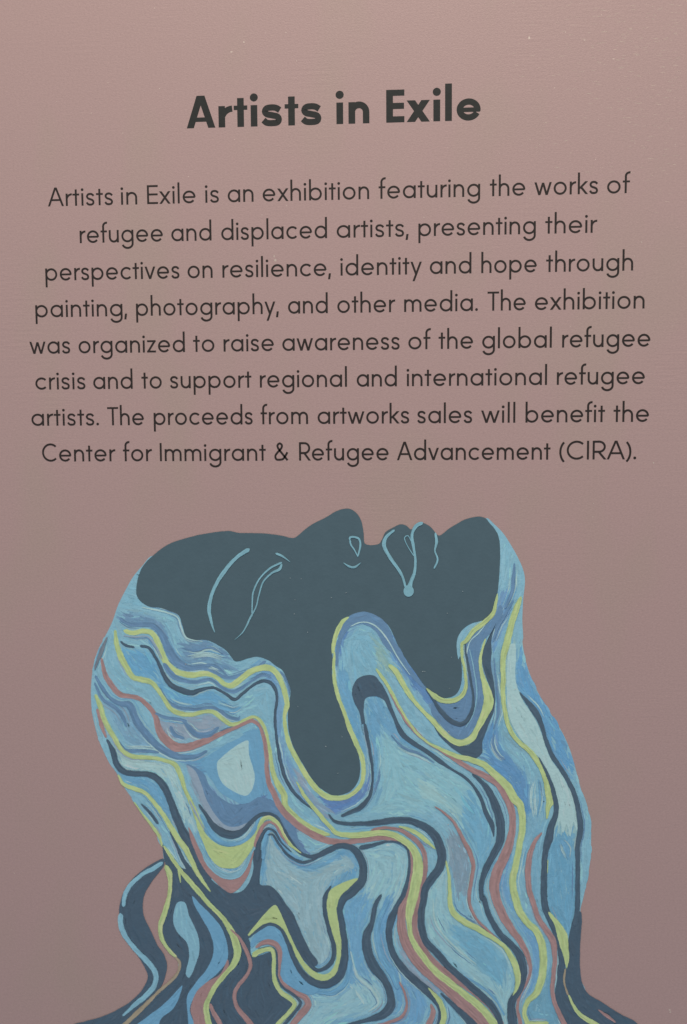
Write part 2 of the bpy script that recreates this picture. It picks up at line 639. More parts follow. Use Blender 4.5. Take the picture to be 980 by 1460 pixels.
for nline, (base, txt) in enumerate(LINES):
    t = txt.split()
    sh = Sheet()
    LOCAL_U = U * 0.985
    set_line(sh, [(t[i], float(t[i + 1]), float(t[i + 2])) for i in range(0, len(t), 3)], BODY, base, next_layer(3))
    sh.build('paragraph_line', ink, poster)

# ------------------------------------------------------------------ the painted head
LB, MB, PB, PV, PV2 = (134, 179, 195), (113, 163, 192), (168, 199, 199), (103, 136, 166), (113, 147, 174)
NV, TL, YG, PK, GR = (76, 95, 110), (76, 95, 103), (179, 197, 138), (161, 130, 128), (145, 163, 178)
LINE, TAN, DIM = (124, 168, 180), (162, 150, 128), (114, 124, 134)
BASES = dict(navy=NV, yellow=YG, pink=PK, periwinkle=PV, blue=MB, sky=LB, pale=PB, grey=GR, line=LINE, tan=TAN, dim=DIM)
MATS = {}
for nm, cc in BASES.items():
    MATS[nm] = paint(nm + '_paint', cc, rough=0.5, spec=0.3, vary=.05, bump=0.16, attr=True, scale=150)
face_m = paint('face_paint', TL, rough=0.52, spec=0.3, vary=0.045, bump=0.08, scale=90)
under_m = paint('underpainting', LB, rough=0.5, spec=0.3, vary=0.05, bump=0.16, attr=True, scale=160)

SIL = ('a 395,308 330,370 280,430 240,500 195,590 160,690 120,770 80,850 55,930 d 45,200 40,290 45,390 60,470 85,560 110,620 150,700 190,750 230,830 280,900 330,975 '
       'h 380,440 420,500 445,560 455,640 l 465,65 495,150 490,260 460,360 430,440 450,510 500,580 545,640 520,700 470,750 400,810 330,880 230,975 150,1060 '
       'm 300,1060 n 300,1060 o 300,1060 o 1000,1060 1000,985 900,930 830,890 760,850 700,800 665,720 660,640 658,520 662,420 668,340 690,250 715,130 730,0 '
       'k 730,440 715,360 680,260 650,150 g 650,750 620,640 580,540 540,470 490,390 430,290 385,190 360,110 340,0 c 905,780 900,680 905,560 915,450 905,390 870,310 830,240 790,180 740,130 690,95 '
       'c 560,330 300,330 b 700,330 300,300 a 700,330')

# patches of the underpainting: last one that holds a point gives its colour
PATCH = [
    # left hair
    ('a 200,640 330,640 420,650 480,700 540,800 600,870 760,880 860,910 d 860,150 740,180 580,160 470,60 440,10 a 420,760 330,700 220,700', PV2),
    ('a 240,500 280,560 340,600 430,620 500,640 540,660 580,770 700,800 780,830 850,900 d 980,110 900,150 760,120 620,120 500,20 a 440,690 330,640 230,620 200,590', LB),
    ('a 560,800 700,790 780,830 840,900 760,900 640,920 560,860', PV2),
    ('a 130,780 200,850 260,960 d 300,220 420,260 500,390 620,420 420,440 320,320 200,280 120,160 100,100', LB),
    ('a 240,850 330,850 400,900 d 470,240 600,300 720,280 850,340 980,280 980,380 880,400 740,350 600,360 480,330 380,210 280,180 d 220,60', (102, 156, 188)),
    ('d 430,440 600,440 720,410 800,480 700,530 560,560 470,540', GR),
    ('d 120,260 220,330 330,350 400,440 430,560 330,520 260,360 160,330', LB),
    ('d 130,350 260,380 330,500 420,600 300,600 200,500', (118, 156, 178)),
    ('d 200,640 280,665 380,675 470,690 530,730 560,830 600,950 640,1060 h 640,470 560,400 500,230 420,150 300,125 220,100', PB),
    ('d 200,750 300,760 400,790 460,860 520,980 h 540,520 480,430 420,340 320,250 220,200', MB),
    # drop in the middle and what lies round it
    ('d 560,650 720,640 860,560 960,490 e 190,500 225,580 235,700 260,800 300,880 i 360,400 400,450 300,380 h 640,130', MB),
    ('h 590,105 660,130 700,200 760,280 850,330 950,320 i 200,285 280,310 340,360 400,450 430,540 470,610 420,590 350,500 310,410 250,375 200,385 140,440 h 920,440 850,465 780,450 720,400 680,320 640,220', (94, 118, 158)),
    ('h 600,120 650,220 700,330 750,420 830,460 930,430 960,400 900,470 780,460 700,380 640,280', GR),
    ('d 755,690 820,625 935,560 945,660 975,740 970,830 920,880 840,860 780,800', (142, 178, 184)),
    ('h 640,440 700,440 760,530 850,550 920,530 960,470 i 130,560 60,660 h 840,740 740,700 670,570', MB),
    # column between the two face drips
    ('e 180,130 240,110 300,180 330,300 320,440 345,600 420,760 520,900 i 600,470 480,420 380,300 320,120 e 290,420 290,280 240,230', (110,150,182)),
    ('e 120,300 220,235 280,280 285,420 290,560 240,540 200,430 100,420 0,420 0,340', LB),
    ('e 250,600 300,600 340,760 430,890 i 560,420 540,480 400,370 300,200', LB),
    ('e 440,740 500,860 570,950 i 640,400 560,380 470,260 400,180', GR),
    # arch
    ('b 690,680 800,628 880,650 940,710 c 170,790 f 200,40 330,220 440,400 350,340 200,150 130,30 c 60,720 0,690 b 740,720 670,830 640,980 630,900 660,740', (92, 130, 172)),
    ('b 690,800 760,730 850,730 920,830 c 180,960 f 120,160 60,180 0,190 e 740,220 740,100 b 660,930', (122, 170, 188)),
    ('b 860,760 920,860 980,960 c 120,900 200,970 f 200,200 80,160 e 880,170', (134, 170, 166)),
    ('e 660,170 740,200 730,290 780,430 800,560 800,700 770,640 700,420 640,240', MB),
    ('f 60,190 120,250 230,460 380,590 300,520 180,330', (120, 162, 180)),
    ('f 20,330 100,340 160,430 230,530 330,620 420,690 340,640 180,560 100,500 60,700 80,900 i 880,0 860,260 j 60,330 80,200 50,100 f 20,560', MB),
    ('f 110,520 200,590 330,650 440,710 560,780 640,860 690,980 j 700,430 640,640 600,560 470,380 380,360 250,400 100,390 60,380 90,250 100,150 f 80,800', (134, 180, 190)),
    ('j 330,180 420,240 480,330 600,380 560,450 430,330 300,260', (148, 186, 188)),
    ('j 470,520 530,480 590,620 605,740 580,860 520,800 480,650', (124, 148, 162)),
    ('j 600,240 680,380 735,520 730,590 660,680 620,560 560,440', (112, 164, 188)),
    ('e 830,740 780,830 680,880 560,890 600,980 700,960 i 840,240 850,170', (96, 128, 172)),
    # neck
    ('f 420,340 500,330 570,280 590,120 580,0 c 600,800 700,680 760,560 770,650 720,740 680,800 f 660,50 680,200 700,300 690,400 650,480 600,560 540,575 460,530 400,470 350,380', PV2),
    ('c 700,100 760,170 830,250 905,400 905,540 860,620 780,700 760,560 775,400 770,200', LB),
    ('c 760,520 850,520 840,600 780,760 730,880 740,980 f 740,280 720,200 710,50 c 740,700', (106, 146, 180)),
    ('f 740,40 790,20 790,300 820,480 900,600 j 980,60 900,0 f 800,600 760,420 750,250', (120, 164, 180)),
    ('g 190,440 215,560 250,640 320,720 370,800 385,920 k 390,380 360,480 330,420 280,280 200,150 g 130,690 110,600 140,500', (94, 140, 178)),
    ('g 310,60 360,110 420,280 540,470 620,640 640,740 590,760 500,640 450,480 400,370 310,260', (98, 150, 186)),
    ('g 255,0 300,0 302,200 320,300 380,400 440,490 470,580 500,680 560,760 610,860 640,960 k 645,500 520,500 545,330 520,220 470,110 g 430,650 340,560 280,470 250,350 245,150', (142, 176, 178)),
    ('k 490,520 560,480 640,520 640,700 650,900 o 600,460 540,390 490,310 k 480,700', (104, 156, 182)),
    ('k 340,420 480,420 480,520 440,700 440,900 o 470,420 420,340 k 350,750 390,560', (118, 164, 184)),
    ('k 240,560 280,600 260,760 330,980 o 440,480 430,700 o 390,800 320,830 400,640 330,420 230,250 k 170,760', (108, 154, 186)),
    # lower middle
    ('i 235,560 270,530 310,570 380,650 450,700 530,700 600,660 680,620 735,640 740,690 700,730 620,780 580,850 575,950 m 590,440 615,520 605,610 560,655 520,640 490,580 440,450 390,350 330,260 i 270,810 210,780 220,640', (142, 174, 182)),
    ('i 215,590 235,500 280,470 330,560 420,640 500,670 600,630 690,580 750,610 770,680 740,740 640,790 590,830 610,770 700,720 730,650 680,625 600,665 520,705 440,700 370,650 300,570 260,530 230,780 205,780', MB),
    ('i 780,600 860,560 980,545 j 180,560 240,600 240,740 140,940 n 120,400 60,330 m 850,260 720,200 690,300 i 700,860 820,740', (143, 183, 191)),
    ('m 690,280 850,260 800,400 800,600 900,720 940,840 860,930 600,960 500,820 620,790 700,700', (110, 160, 190)),
    ('m 480,790 600,830 740,760 820,700 900,780 920,860 800,930 600,960 480,1060 430,1000 490,880', (142, 183, 193)),
    ('m 400,640 520,760 640,740 690,640 700,720 640,800 520,810 m 330,740 320,640 370,540', MB),
    ('m 900,300 970,260 980,400 930,460 950,620 n 180,640 260,740 360,850 300,980 0,1060 m 960,900 900,650 850,500', (108, 156, 188)),
    ('n 360,180 450,120 470,280 520,380 700,470 800,560 850,700 840,830 800,1000 700,830 560,680 440,560 370,480 340,350', (141, 182, 190)),
    ('n 480,430 640,460 760,560 820,660 780,760 640,640', (112, 164, 186)),
    ('n 190,500 260,620 400,760 470,800 380,790 250,690', GR),
    ('o 370,850 470,770 490,650 510,800 560,1000 360,1000', (108, 156, 176)),
]


def inside(px, py, poly):
    r = np.zeros(px.shape, bool)
    n = len(poly)
    for i in range(n):
        x0, y0 = poly[i]
        x1, y1 = poly[(i + 1) % n]
        if y0 == y1:
            continue
        c = (y0 > py) != (y1 > py)
        r ^= c & (px < (x1 - x0) * (py - y0) / (y1 - y0) + x0)
    return r


FACE = ('a 395,308 440,270 500,235 580,210 680,185 820,168 880,178 b 180,180 260,185 330,195 395,208 420,195 460,160 510,125 580,90 640,55 700,40 735,50 765,80 785,120 795,180 805,242 880,242 '
        'c 100,215 120,175 170,145 205,130 240,138 265,160 290,135 325,120 370,140 400,172 425,195 450,180 480,155 530,125 580,100 650,86 690,95 715,125 745,160 765,200 773,280 770,400 758,520 745,580 '
        '720,640 680,675 610,695 560,730 530,780 525,830 535,900 f 545,80 555,150 555,200 545,260 520,300 480,318 430,318 390,295 350,260 300,190 250,120 200,40 c 150,730 110,680 60,650 '
        'b 800,628 750,640 700,665 660,700 630,770 612,820 620,900 e 615,20 620,100 615,190 640,280 670,370 700,460 740,560 770,660 775,740 760,800 720,850 670,872 610,872 550,835 500,780 450,700 400,610 '
        '370,520 362,430 370,350 378,280 360,220 330,160 300,140 250,105 190,85 130,95 90,110 60,110 d 840,85 800,40 a 700,790 620,790 580,765 560,700 540,650 490,625 430,605 370,598 325,570 300,530 303,460 325,390 360,340')

# (name, material, path, widths) -- painted ribbons, in the order they were laid
RIB = [
    ('blue_wave', 'periwinkle', 'a 205,665 260,700 330,702 400,710 450,770 490,860 550,920 620,945 740,935 d 830,205', '14 22 26 26 40 46 30 20 14 8'),
    ('blue_wave', 'periwinkle', 'd 470,60 520,120 580,155 680,150 750,180 830,205 900,185 980,150 e 240,108', '16 24 22 18 20 22 18 14'),
    ('yellow_wave', 'yellow', 'a 225,735 280,750 340,738 390,750 425,810 450,880 480,930 530,970 d 610,190 700,180 760,205 800,240 840,250 e 90,215 150,170 210,150 260,150 300,180 330,240 350,310 358,360 345,420 350,500 370,580 410,660 460,750 520,830 580,880 640,892 700,882 750,850 785,805 795,740 785,660 750,570 710,480 680,390 650,310 630,230 625,150 628,60 b 620,860 628,790 650,730 680,680 712,658',
     '22 28 26 30 34 34 34 34 34 32 24 24 30 34 34 34 34 34 30 30 30 28 20 22 26 28 28 30 34 32 24 24 24 22 26 28 28 24 18 22 22 16 10 18 26 26 22 8'),
    ('blue_wave', 'periwinkle', 'd 455,120 500,185 560,218 640,228 720,214 790,262 850,284 900,262 960,220 e 150,208 220,190 270,205', '20 34 26 20 14 18 20 20 16 14 14 8'),
    ('navy_wave', 'navy', 'a 208,795 240,820 290,832', '12 18 12'),
    ('navy_wave', 'navy', 'a 318,822 370,835 410,890 435,940 d 470,215 510,255 570,280 620,290 670,272 740,262 800,290 860,328 e 100,300 160,250 220,222 265,235 295,280 300,340 290,420 295,520 310,620 325,700 350,780 400,860 460,920 i 510,358',
     '14 18 18 18 24 32 36 32 22 16 16 16 18 16 18 18 20 18 16 14 16 18 20 22 18 14 8'),
    ('blue_wave', 'periwinkle', 'd 430,260 470,330 530,370 620,385 700,375 760,382 820,425 880,440 e 90,420', '14 20 22 20 18 20 22 20 18 8'),
    ('blue_wave', 'blue', 'd 720,340 780,370 850,390 e 100,370', '10 22 24 20 10'),
    ('yellow_wave', 'yellow', 'a 178,730 185,800 205,870 d 240,140 280,200 330,215 380,228 420,270 460,330 500,385 550,408 620,415 680,398 740,400 790,440 840,470 900,460 e 110,450 165,427 200,445 230,490 250,570 265,660 275,730 300,800 340,870 i 350,335 430,420 490,460 560,490 605,500',
     '14 28 32 34 32 32 28 24 24 26 26 26 24 22 24 26 26 24 16 16 18 22 20 22 28 34 36 34 34 34 30 16'),
    ('pink_wave', 'pink', 'd 100,90 120,180 160,250 210,302 270,310 320,325 370,370 410,430 425,490 460,550 520,598 570,602 640,585 720,552 800,515 880,482 950,450 e 160,448 200,478 225,540 240,640 245,740 258,810 290,880 i 320,342 380,410 440,460 520,505 580,530 640,540 700,540 760,532 840,524 900,516 j 120,520 190,530 245,570',
     '12 28 30 32 26 24 24 28 34 46 54 54 44 40 36 22 16 22 24 18 20 24 26 28 32 36 36 38 40 40 34 34 30 32 30 28 22 14 8'),
    ('blue_wave', 'periwinkle', 'd 65,190 100,255 150,320 200,350 260,362 300,450 360,530 430,600 500,640 570,658 640,652 705,620', '10 22 22 24 40 44 40 40 40 28 24 12'),
    ('blue_wave', 'periwinkle', 'd 60,230 110,330 180,375 225,430 242,485', '10 18 22 22 10'),
    ('blue_wave', 'periwinkle', 'd 492,480 520,530 575,550', '16 26 12'),
    ('blue_wave', 'periwinkle', 'd 560,440 600,490 650,530 720,525 772,485', '14 30 32 30 14'),
    ('blue_wave', 'periwinkle', 'd 405,405 460,430 540,440 590,450', '14 18 16 10'),
    ('blue_wave', 'periwinkle', 'd 190,560 240,620 330,620 430,630', '10 22 20 10'),
    ('yellow_wave', 'yellow', 'd 65,298 90,360 120,450 170,540 220,620 280,652 370,660 450,672 520,700 550,760 580,850 605,900 h 622,340 645,400 680,480', '12 30 30 26 26 26 22 22 26 28 22 22 24 30 30'),
    ('pink_wave', 'pink', 'd 75,380 100,470 128,548', '14 24 12'),
    ('navy_wave', 'navy', 'd 130,555 165,620 185,690 225,738 290,752 370,755 430,790 470,850 500,920 h 510,350 545,440 580,510 615,570 660,660 720,760', '10 34 34 32 32 34 38 42 40 44 46 54 64 70 60'),
    ('navy_wave', 'navy', 'h 325,322 375,370 425,440', '8 18 14'),
    ('navy_wave', 'navy', 'h 490,480 530,560 570,650 620,720', '10 16 24 30'),
    ('yellow_wave', 'yellow', 'h 285,310 345,395 395,455 430,510 448,570', '6 12 18 18 10'),
]
FILL1 = [
    ('pale_patch', 'pale', 'g 262,20 298,10 302,100 300,200 320,285 350,350 395,410 435,490 460,560 490,640 530,710 575,775 610,850 645,960 k 655,420 650,480 632,425 612,510 592,440 572,490 554,420 542,455 545,400 540,320 520,220 475,120 430,62 g 430,655 350,575 290,490 258,400 250,250 255,120'),
    ('blue_pool', 'blue', 'd 700,660 740,630 820,580 900,540 960,505 e 185,500 215,580 225,700 240,800 200,890 100,925 d 860,905 780,860 720,770 680,700'),
    ('periwinkle_pool', 'periwinkle', 'h 585,100 640,118 690,160 720,230 780,290 850,325 940,318 i 200,285 280,310 340,360 400,450 430,540 470,608 430,600 350,505 310,415 250,378 200,385 140,440 h 920,440 850,462 780,448 720,400 680,320 640,220'),
    ('grey_wave', 'grey', 'h 588,105 630,130 665,200 700,300 745,380 800,440 860,455 930,430 950,418 920,455 850,478 780,460 725,410 680,330 640,230'),
    ('pale_pool', 'pale', 'd 760,690 800,645 850,605 935,562 940,610 945,660 965,720 975,780 960,840 930,875 890,870 840,845 790,805 765,750'),
    ('blue_band', 'periwinkle', 'b 700,665 745,638 800,628 865,648 920,690 955,750 c 165,790 210,850 f 245,130 330,235 375,290 330,262 250,180 180,80 c 120,830 60,735 0,700 b 770,688 720,715 680,770 655,850 645,940 632,930 640,830 665,720'),
    ('blue_band', 'periwinkle', 'f 400,335 460,352 520,345 570,300 590,220 585,120 575,20 c 590,790 640,745 700,700 745,650 775,590 790,620 770,690 730,740 690,780 665,820 f 655,80 665,180 695,280 690,360 650,470 610,530 550,560 490,530 440,480 380,400'),
]
FILL2 = [
    ('yellow_drop', 'yellow', 'l 758,318 768,306 782,312 792,335 790,350 776,346'),
    ('navy_mass', 'navy', 'h 448,555 475,600 520,640 560,690 610,690 650,650 700,725 780,800 840,832 900,822 940,775 965,700 i 168,590 215,590 205,780 260,790 300,820 350,890 400,960 m 415,400 450,480 490,560 535,630 500,650 440,600 390,500 340,430 270,400 200,430 140,480 150,520 160,590 280,570 290,640 280,720 310,800 400,860 360,910 300,990 250,1060 l 130,1060 230,975 330,880 400,810 470,750 520,700 545,640 500,580 450,510 430,440 460,360 490,260 495,150 465,65'),  # dark blue mass of hair paint at the lower left
    ('navy_lock', 'navy', 'h 452,636 350,690 270,760 225,830 205,900 l 200,340 210,430 250,510 300,580 345,650 365,710 340,770 290,830 220,880 120,930 0,965 -60,985 -60,1060 140,1060 230,975 330,880 400,810 430,780 460,720 475,640 455,580 420,530 380,440 345,370 335,300 350,230 385,170 430,110 458,72'),
    ('blue_lock', 'blue', 'm 148,520 190,455 250,418 310,432 350,490 380,560 420,640 470,720 540,780 500,810 440,800 370,760 320,720 330,640 325,560 290,515 230,500 180,520 158,545'),
    ('pink_lock', 'pink', 'h 598,455 650,560 700,660 760,730 840,755 900,730 940,660 970,590 i 165,620 140,720 90,800 40,832 h 800,812 740,760 690,700 650,630 610,530'),
    ('yellow_crescent', 'yellow', 'h 640,390 680,470 730,530 800,565 880,560 940,520 985,470 i 200,430 225,400 205,460 185,530 165,570 h 920,640 880,682 830,692 770,680 720,630 680,545 645,450'),
    ('blue_lock', 'sky', 'l 530,290 575,285 600,360 650,470 658,560 630,660 600,715 580,690 600,600 590,520 530,450 510,390'),
    ('blue_lock', 'blue', 'l 618,248 660,290 720,350 790,440 820,540 815,620 760,690 680,760 630,820 605,900 630,980 640,1060 610,1060 590,900 590,820 640,740 710,650 740,560 720,460 670,370 630,300'),
    ('pink_lock', 'pink', 'l 820,610 825,650 760,740 715,820 690,890 700,970 720,1060 640,1060 625,960 608,890 640,800 700,740 780,690'),
    ('blue_lock', 'blue', 'l 562,758 520,800 450,870 370,930 290,990 200,1060 400,1060 440,950 510,890 545,820'),
    ('yellow_loop', 'yellow', 'm 135,470 180,410 240,340 290,300 320,340 345,400 380,480 420,560 470,640 540,690 590,690 630,640 640,560 620,470 590,370 580,280 600,220 660,180 740,150 768,148 740,190 680,230 655,280 655,340 670,440 672,540 660,640 630,710 580,737 520,722 460,672 410,592 370,502 330,432 280,402 230,407 180,442 140,478'),
    ('navy_arch', 'navy', 'e 785,470 770,400 740,340 730,270 755,215 810,190 860,195 890,230 f 100,240 130,300 165,390 200,470 240,530 300,575 370,620 430,665 500,720 570,760 620,810 670,880 700,960 j 720,400 740,440 738,512 715,450 680,380 660,310 610,220 540,160 440,100 f 420,690 340,630 260,580 200,530 160,430 130,370 110,330 60,310 10,318 e 800,340 795,400 802,462'),
    ('navy_lock', 'navy', 'c 750,690 740,720 715,760 695,800 f 668,70 672,120 690,190 720,270 735,340 700,430 660,480 640,540 600,585 540,592 480,560 420,495 398,485 440,550 520,620 580,655 630,665 670,630 670,580 690,520 712,460 740,380 745,300 735,220 720,130 725,60 c 722,790 730,750'),
    ('navy_neck', 'navy', 'o 545,640 585,665 600,640 605,480 645,340 677,342 670,520 672,700 708,797 796,856 908,926 988,970 1060,1060 560,1060 570,980 530,900 525,800 538,720'),
]
RIB2 = [
    ('blue_wave', 'grey', 'a 225,765 300,772 365,770 415,830 448,900', '6 10 9 10 5'),
    ('blue_wave', 'periwinkle', 'a 560,835 640,850 720,832 795,868', '5 10 12 5'),
    ('pale_wave', 'pale', 'a 590,880 700,862 800,885', '4 8 4'),
    ('pale_wave', 'pale', 'a 330,602 430,622 495,640 535,662 560,730 590,780 680,798', '6 10 8 8 8 8 4'),
    ('blue_wave', 'periwinkle', 'e 318,165 348,205 368,260 374,305', '6 14 14 5'),
    ('blue_wave', 'periwinkle', 'f 738,90 752,250 764,390 735,500', '5 14 16 6'),
    ('blue_wave', 'periwinkle', 'f 738,520 732,580 760,640 805,672', '5 12 14 5'),
    ('pale_wave', 'sky', 'f 598,40 624,160 640,300 620,410 575,490', '4 7 7 7 4'),
    ('pale_wave', 'pale', 'c 690,700 650,750 600,800 580,900 f 600,200', '4 7 6 7 3'),
    ('pale_wave', 'pale', 'b 720,712 770,690 820,690 870,715 930,785 c 190,890 f 260,190', '5 8 7 8 8 7 4'),
    ('blue_wave', 'blue', 'f 30,520 60,600 60,760 30,880', '6 18 18 6'),
    ('blue_wave', 'periwinkle', 'f 150,530 220,600 320,640 400,690', '4 14 12 4'),
    ('pale_wave', 'pale', 'k 408,190 392,290 402,400', '4 8 4'),
    ('blue_wave', 'blue', 'k 430,180 440,290 425,400', '4 12 4'),
    ('pale_wave', 'pale', 'k 590,160 612,250 635,330 645,430', '4 9 9 4'),
    ('blue_wave', 'blue', 'k 560,530 590,580 600,640', '8 30 8'),
    ('pale_wave', 'pale', 'i 60,530 20,535 h 790,540 840,548 880,535', '4 6 5 8 3'),
    ('grey_wave', 'grey', 'h 600,300 640,380 690,480', '6 12 4'),
    ('pale_wave', 'pale', 'n 390,260 400,380 450,470 540,560 640,640', '5 12 10 12 5'),
    ('blue_wave', 'blue', 'n 560,700 660,760 740,830 800,930', '6 14 16 8'),
    ('pale_wave', 'pale', 'm 720,560 760,700 840,780 880,860 820,910', '6 14 16 14 5'),
    ('blue_wave', 'blue', 'm 700,520 712,640 690,740 620,800 530,800', '8 20 24 24 8'),
    ('yellow_wave', 'yellow', 'd 195,755 230,812 300,840 360,870 420,940 h 430,350 480,430 530,510 580,580 610,640 650,720 690,780 722,825', '8 22 26 20 24 26 28 32 34 28 24 18 6'),
    ('blue_wave', 'sky', 'h 665,555 700,640 750,700 820,735 880,725 920,680 950,610', '10 30 34 36 34 26 10'),
    ('blue_wave', 'blue', 'h 665,380 700,440 745,512 800,548 855,553 915,533 965,482 i 200,395', '8 26 28 22 20 22 22 12'),
    ('navy_wave', 'navy', 'h 655,325 700,390 740,450 790,485 850,500 910,475 i 110,470 160,420 210,385 260,380 305,405 335,460 375,530 420,590 480,622 540,615 600,585 660,562 720,570 765,610 792,680 785,760 730,822 680,865 658,920 m 658,330 675,430 688,540 680,640 650,712 590,750 530,748 460,703 405,620 370,530 325,440 265,408 195,442 138,486',
     '10 20 38 46 46 34 26 20 18 18 18 20 20 18 22 34 34 30 38 46 46 54 50 42 34 34 36 42 48 48 46 40 34 30 24 20 16 12 10'),
    ('navy_wave', 'navy', 'm 610,188 578,250 575,340 598,440 625,530 622,600 585,652 530,672 490,640 440,560', '10 26 24 24 26 26 24 20 24 30'),
    ('yellow_wave', 'yellow', 'i 195,470 222,412 262,402 300,432 330,490 370,548 440,605', '26 26 24 28 26 22 6'),
    ('pink_wave', 'pink', 'i 175,570 205,480 230,440 262,426 298,450 328,505 365,555', '20 26 20 16 14 12 4'),
    ('blue_wave', 'blue', 'i 222,640 230,540 250,480 280,470 320,530 380,610 450,640', '20 22 24 22 22 22 10'),
    ('navy_wave', 'navy', 'i 188,650 195,560 215,505 245,468 285,478 325,540 385,600', '34 28 22 16 14 12 6'),
    ('navy_wave', 'navy', 'i 245,500 275,498 312,552 370,618 440,655 500,645 565,608', '6 12 14 16 16 14 6'),
    ('blue_lock', 'sky', 'l 452,56 400,90 340,120 280,170 240,230 224,310', '20 26 22 24 26 20'),
    ('blue_lock', 'sky', 'l 208,345 215,430 260,510 320,580 380,640 412,700 400,760 350,820 290,870 220,932', '28 30 26 28 30 30 30 28 26 10'),
    ('yellow_wave', 'yellow', 'l 465,70 488,120 492,190 482,270 460,350 436,420 445,490 490,560 530,600', '24 32 20 26 30 26 24 18 14'),
    ('tan_wave', 'tan', 'l 520,592 547,630 538,680 500,730 430,790 350,870 230,985 160,1050', '10 18 16 14 18 22 26 30'),
    ('yellow_wave', 'yellow', 'h 455,560 500,630 550,700 600,760 660,830 720,900 780,960 l 830,430 862,500 876,570 858,630 810,690 755,755 718,820 698,880 705,940 725,1030', '8 22 22 26 30 24 22 36 40 42 36 26 26 28 32 32 30'),
    ('yellow_wave', 'yellow', 'h 538,690 545,730 552,775', '14 12 4'),
    ('pink_wave', 'pink', 'l 718,860 740,915 775,970 810,1040', '14 26 26 26'),
    ('pink_wave', 'pink', 'l 835,435 890,490 930,570 950,640 930,700 880,760 857,820 880,890 930,950 985,1030', '8 16 22 22 20 20 22 26 30 32'),
    ('pink_wave', 'pink', 'm 178,542 230,512 285,518 315,555 315,640 310,700 340,755 410,800 465,830 478,868 440,920 390,980 340,1060', '14 30 30 28 22 20 26 28 34 40 40 34 34'),
    ('navy_wave', 'navy', 'm 195,548 265,540 296,568 302,650 304,712 335,768 400,815 436,858 400,912 325,1000 290,1060', '6 10 12 12 14 14 16 16 18 20 20'),
    ('yellow_wave', 'yellow', 'm 160,592 195,568 268,552 285,600 282,680 292,740 325,795 380,835 402,865 370,910 310,975 240,1050', '30 28 24 22 22 26 26 28 24 24 24 24'),
    ('navy_wave', 'navy', 'i 768,575 830,562 900,542 j 130,538 200,545 245,582 260,650 250,750 220,850 170,940 n 152,380 140,460 160,570 220,660 300,740 370,800 425,860 438,925 420,1000 390,1060', '24 24 16 10 10 12 14 24 28 32 38 44 38 34 38 44 46 48 40 32 34 34'),
    ('pink_wave', 'pink', 'j 258,580 270,650 262,760 n 245,250 215,320 212,420 240,530 300,620 380,700 480,785 560,862 640,935 740,1040', '8 12 14 20 44 52 52 56 56 56 60 66 70'),
    ('pink_wave', 'pink', 'i 835,474 j 60,466 140,460 210,475 280,520 330,580 348,660 335,760 312,860 n 290,330 285,420 310,510 370,600 450,672 540,740 640,810 720,880 790,990', '6 14 16 20 24 26 28 28 26 30 32 36 40 40 34 30 30 32 30'),
    ('yellow_wave', 'yellow', 'e 412,795 460,880 520,955 i 600,450 640,488 700,500 780,500 j 60,490 130,490 190,512 250,552 292,605 306,680 295,760 275,860 n 258,330 254,400 270,490 320,575 400,672 480,738 570,808 650,872 720,950 780,1040',
     '6 20 24 20 26 28 32 34 34 34 34 36 42 52 60 60 56 46 30 28 34 38 38 38 38 42 46 46'),
    ('navy_wave', 'navy', 'i 593,380 630,420 700,435 800,435 j 60,430 150,418 250,418 320,440 380,480 420,540 442,620 430,680 385,745 350,800 335,880 n 322,350 328,430 352,510 420,580 490,660 580,740 660,810 720,870 765,940 790,1050',
     '8 16 20 22 28 36 36 36 40 46 52 52 50 48 48 42 38 40 40 40 40 38 38 40 44 40 32 30'),
    ('yellow_wave', 'yellow', 'j 195,450 280,480 345,525 405,582', '8 24 26 6'),
    ('navy_wave', 'navy', 'e 800,462 812,520 830,620 845,720 845,800 828,880 780,940 720,970 665,992', '12 24 18 14 16 18 30 24 14'),
    ('grey_wave', 'grey', 'n 905,620 932,660 918,740 882,812 868,870', '8 24 22 26 14'),
    ('pink_wave', 'pink', 'f 122,238 160,310 200,380 240,450 300,520 370,580 440,620 520,670 600,722 690,765 760,810 810,890 j 830,330 845,420 830,530 800,620 760,700 740,780 750,860 n 790,360 840,440 890,510 930,590 946,660 930,730 890,800 872,880 885,960 905,1050',
     '6 14 22 26 20 14 14 24 30 30 34 40 42 40 38 44 56 60 58 54 50 44 40 32 24 18 16 14 18 22 22'),
    ('yellow_wave', 'yellow', 'f 65,150 100,200 150,280 200,370 240,440 300,520 370,578 450,618 520,648 600,670 680,700 750,760 810,820 860,900 j 888,330 900,450 885,550 860,680 845,760 n 853,230 882,330 o 370,400 420,450 452,530 460,620 448,720 420,800 370,850 350,905 365,965 400,1050',
     '10 20 18 14 14 12 12 16 22 30 32 36 42 48 48 42 38 36 36 38 42 42 38 38 40 44 44 42 36 28 24 26 30'),
    ('yellow_wave', 'yellow', 'o 368,972 420,975 490,972', '20 28 20'),
    ('yellow_wave', 'yellow', 'f 138,130 180,170 220,240 270,320 330,390 390,450 440,510 500,560 550,575 610,550 640,500 680,420 708,340 692,260 668,180 660,100 675,30 c 690,780',
     '16 34 30 24 22 26 30 34 36 36 32 44 58 42 20 16 14 8'),
    ('navy_wave', 'navy', 'f 348,265 400,340 440,400 500,455 550,468 590,440 618,370 620,310 605,220 590,130 576,50 c 575,785', '6 18 24 28 28 24 18 14 14 14 12 6'),
    ('yellow_wave', 'yellow', 'f 352,262 400,308 450,335 510,333 560,300 578,240 570,150 556,80 556,10 c 575,798 620,740 680,690 730,640 750,575 758,522', '6 30 30 28 26 20 16 14 16 20 26 28 26 24 16 5'),
    ('blue_wave', 'periwinkle', 'c 855,350 848,440 840,520 800,610', '8 22 22 12'),
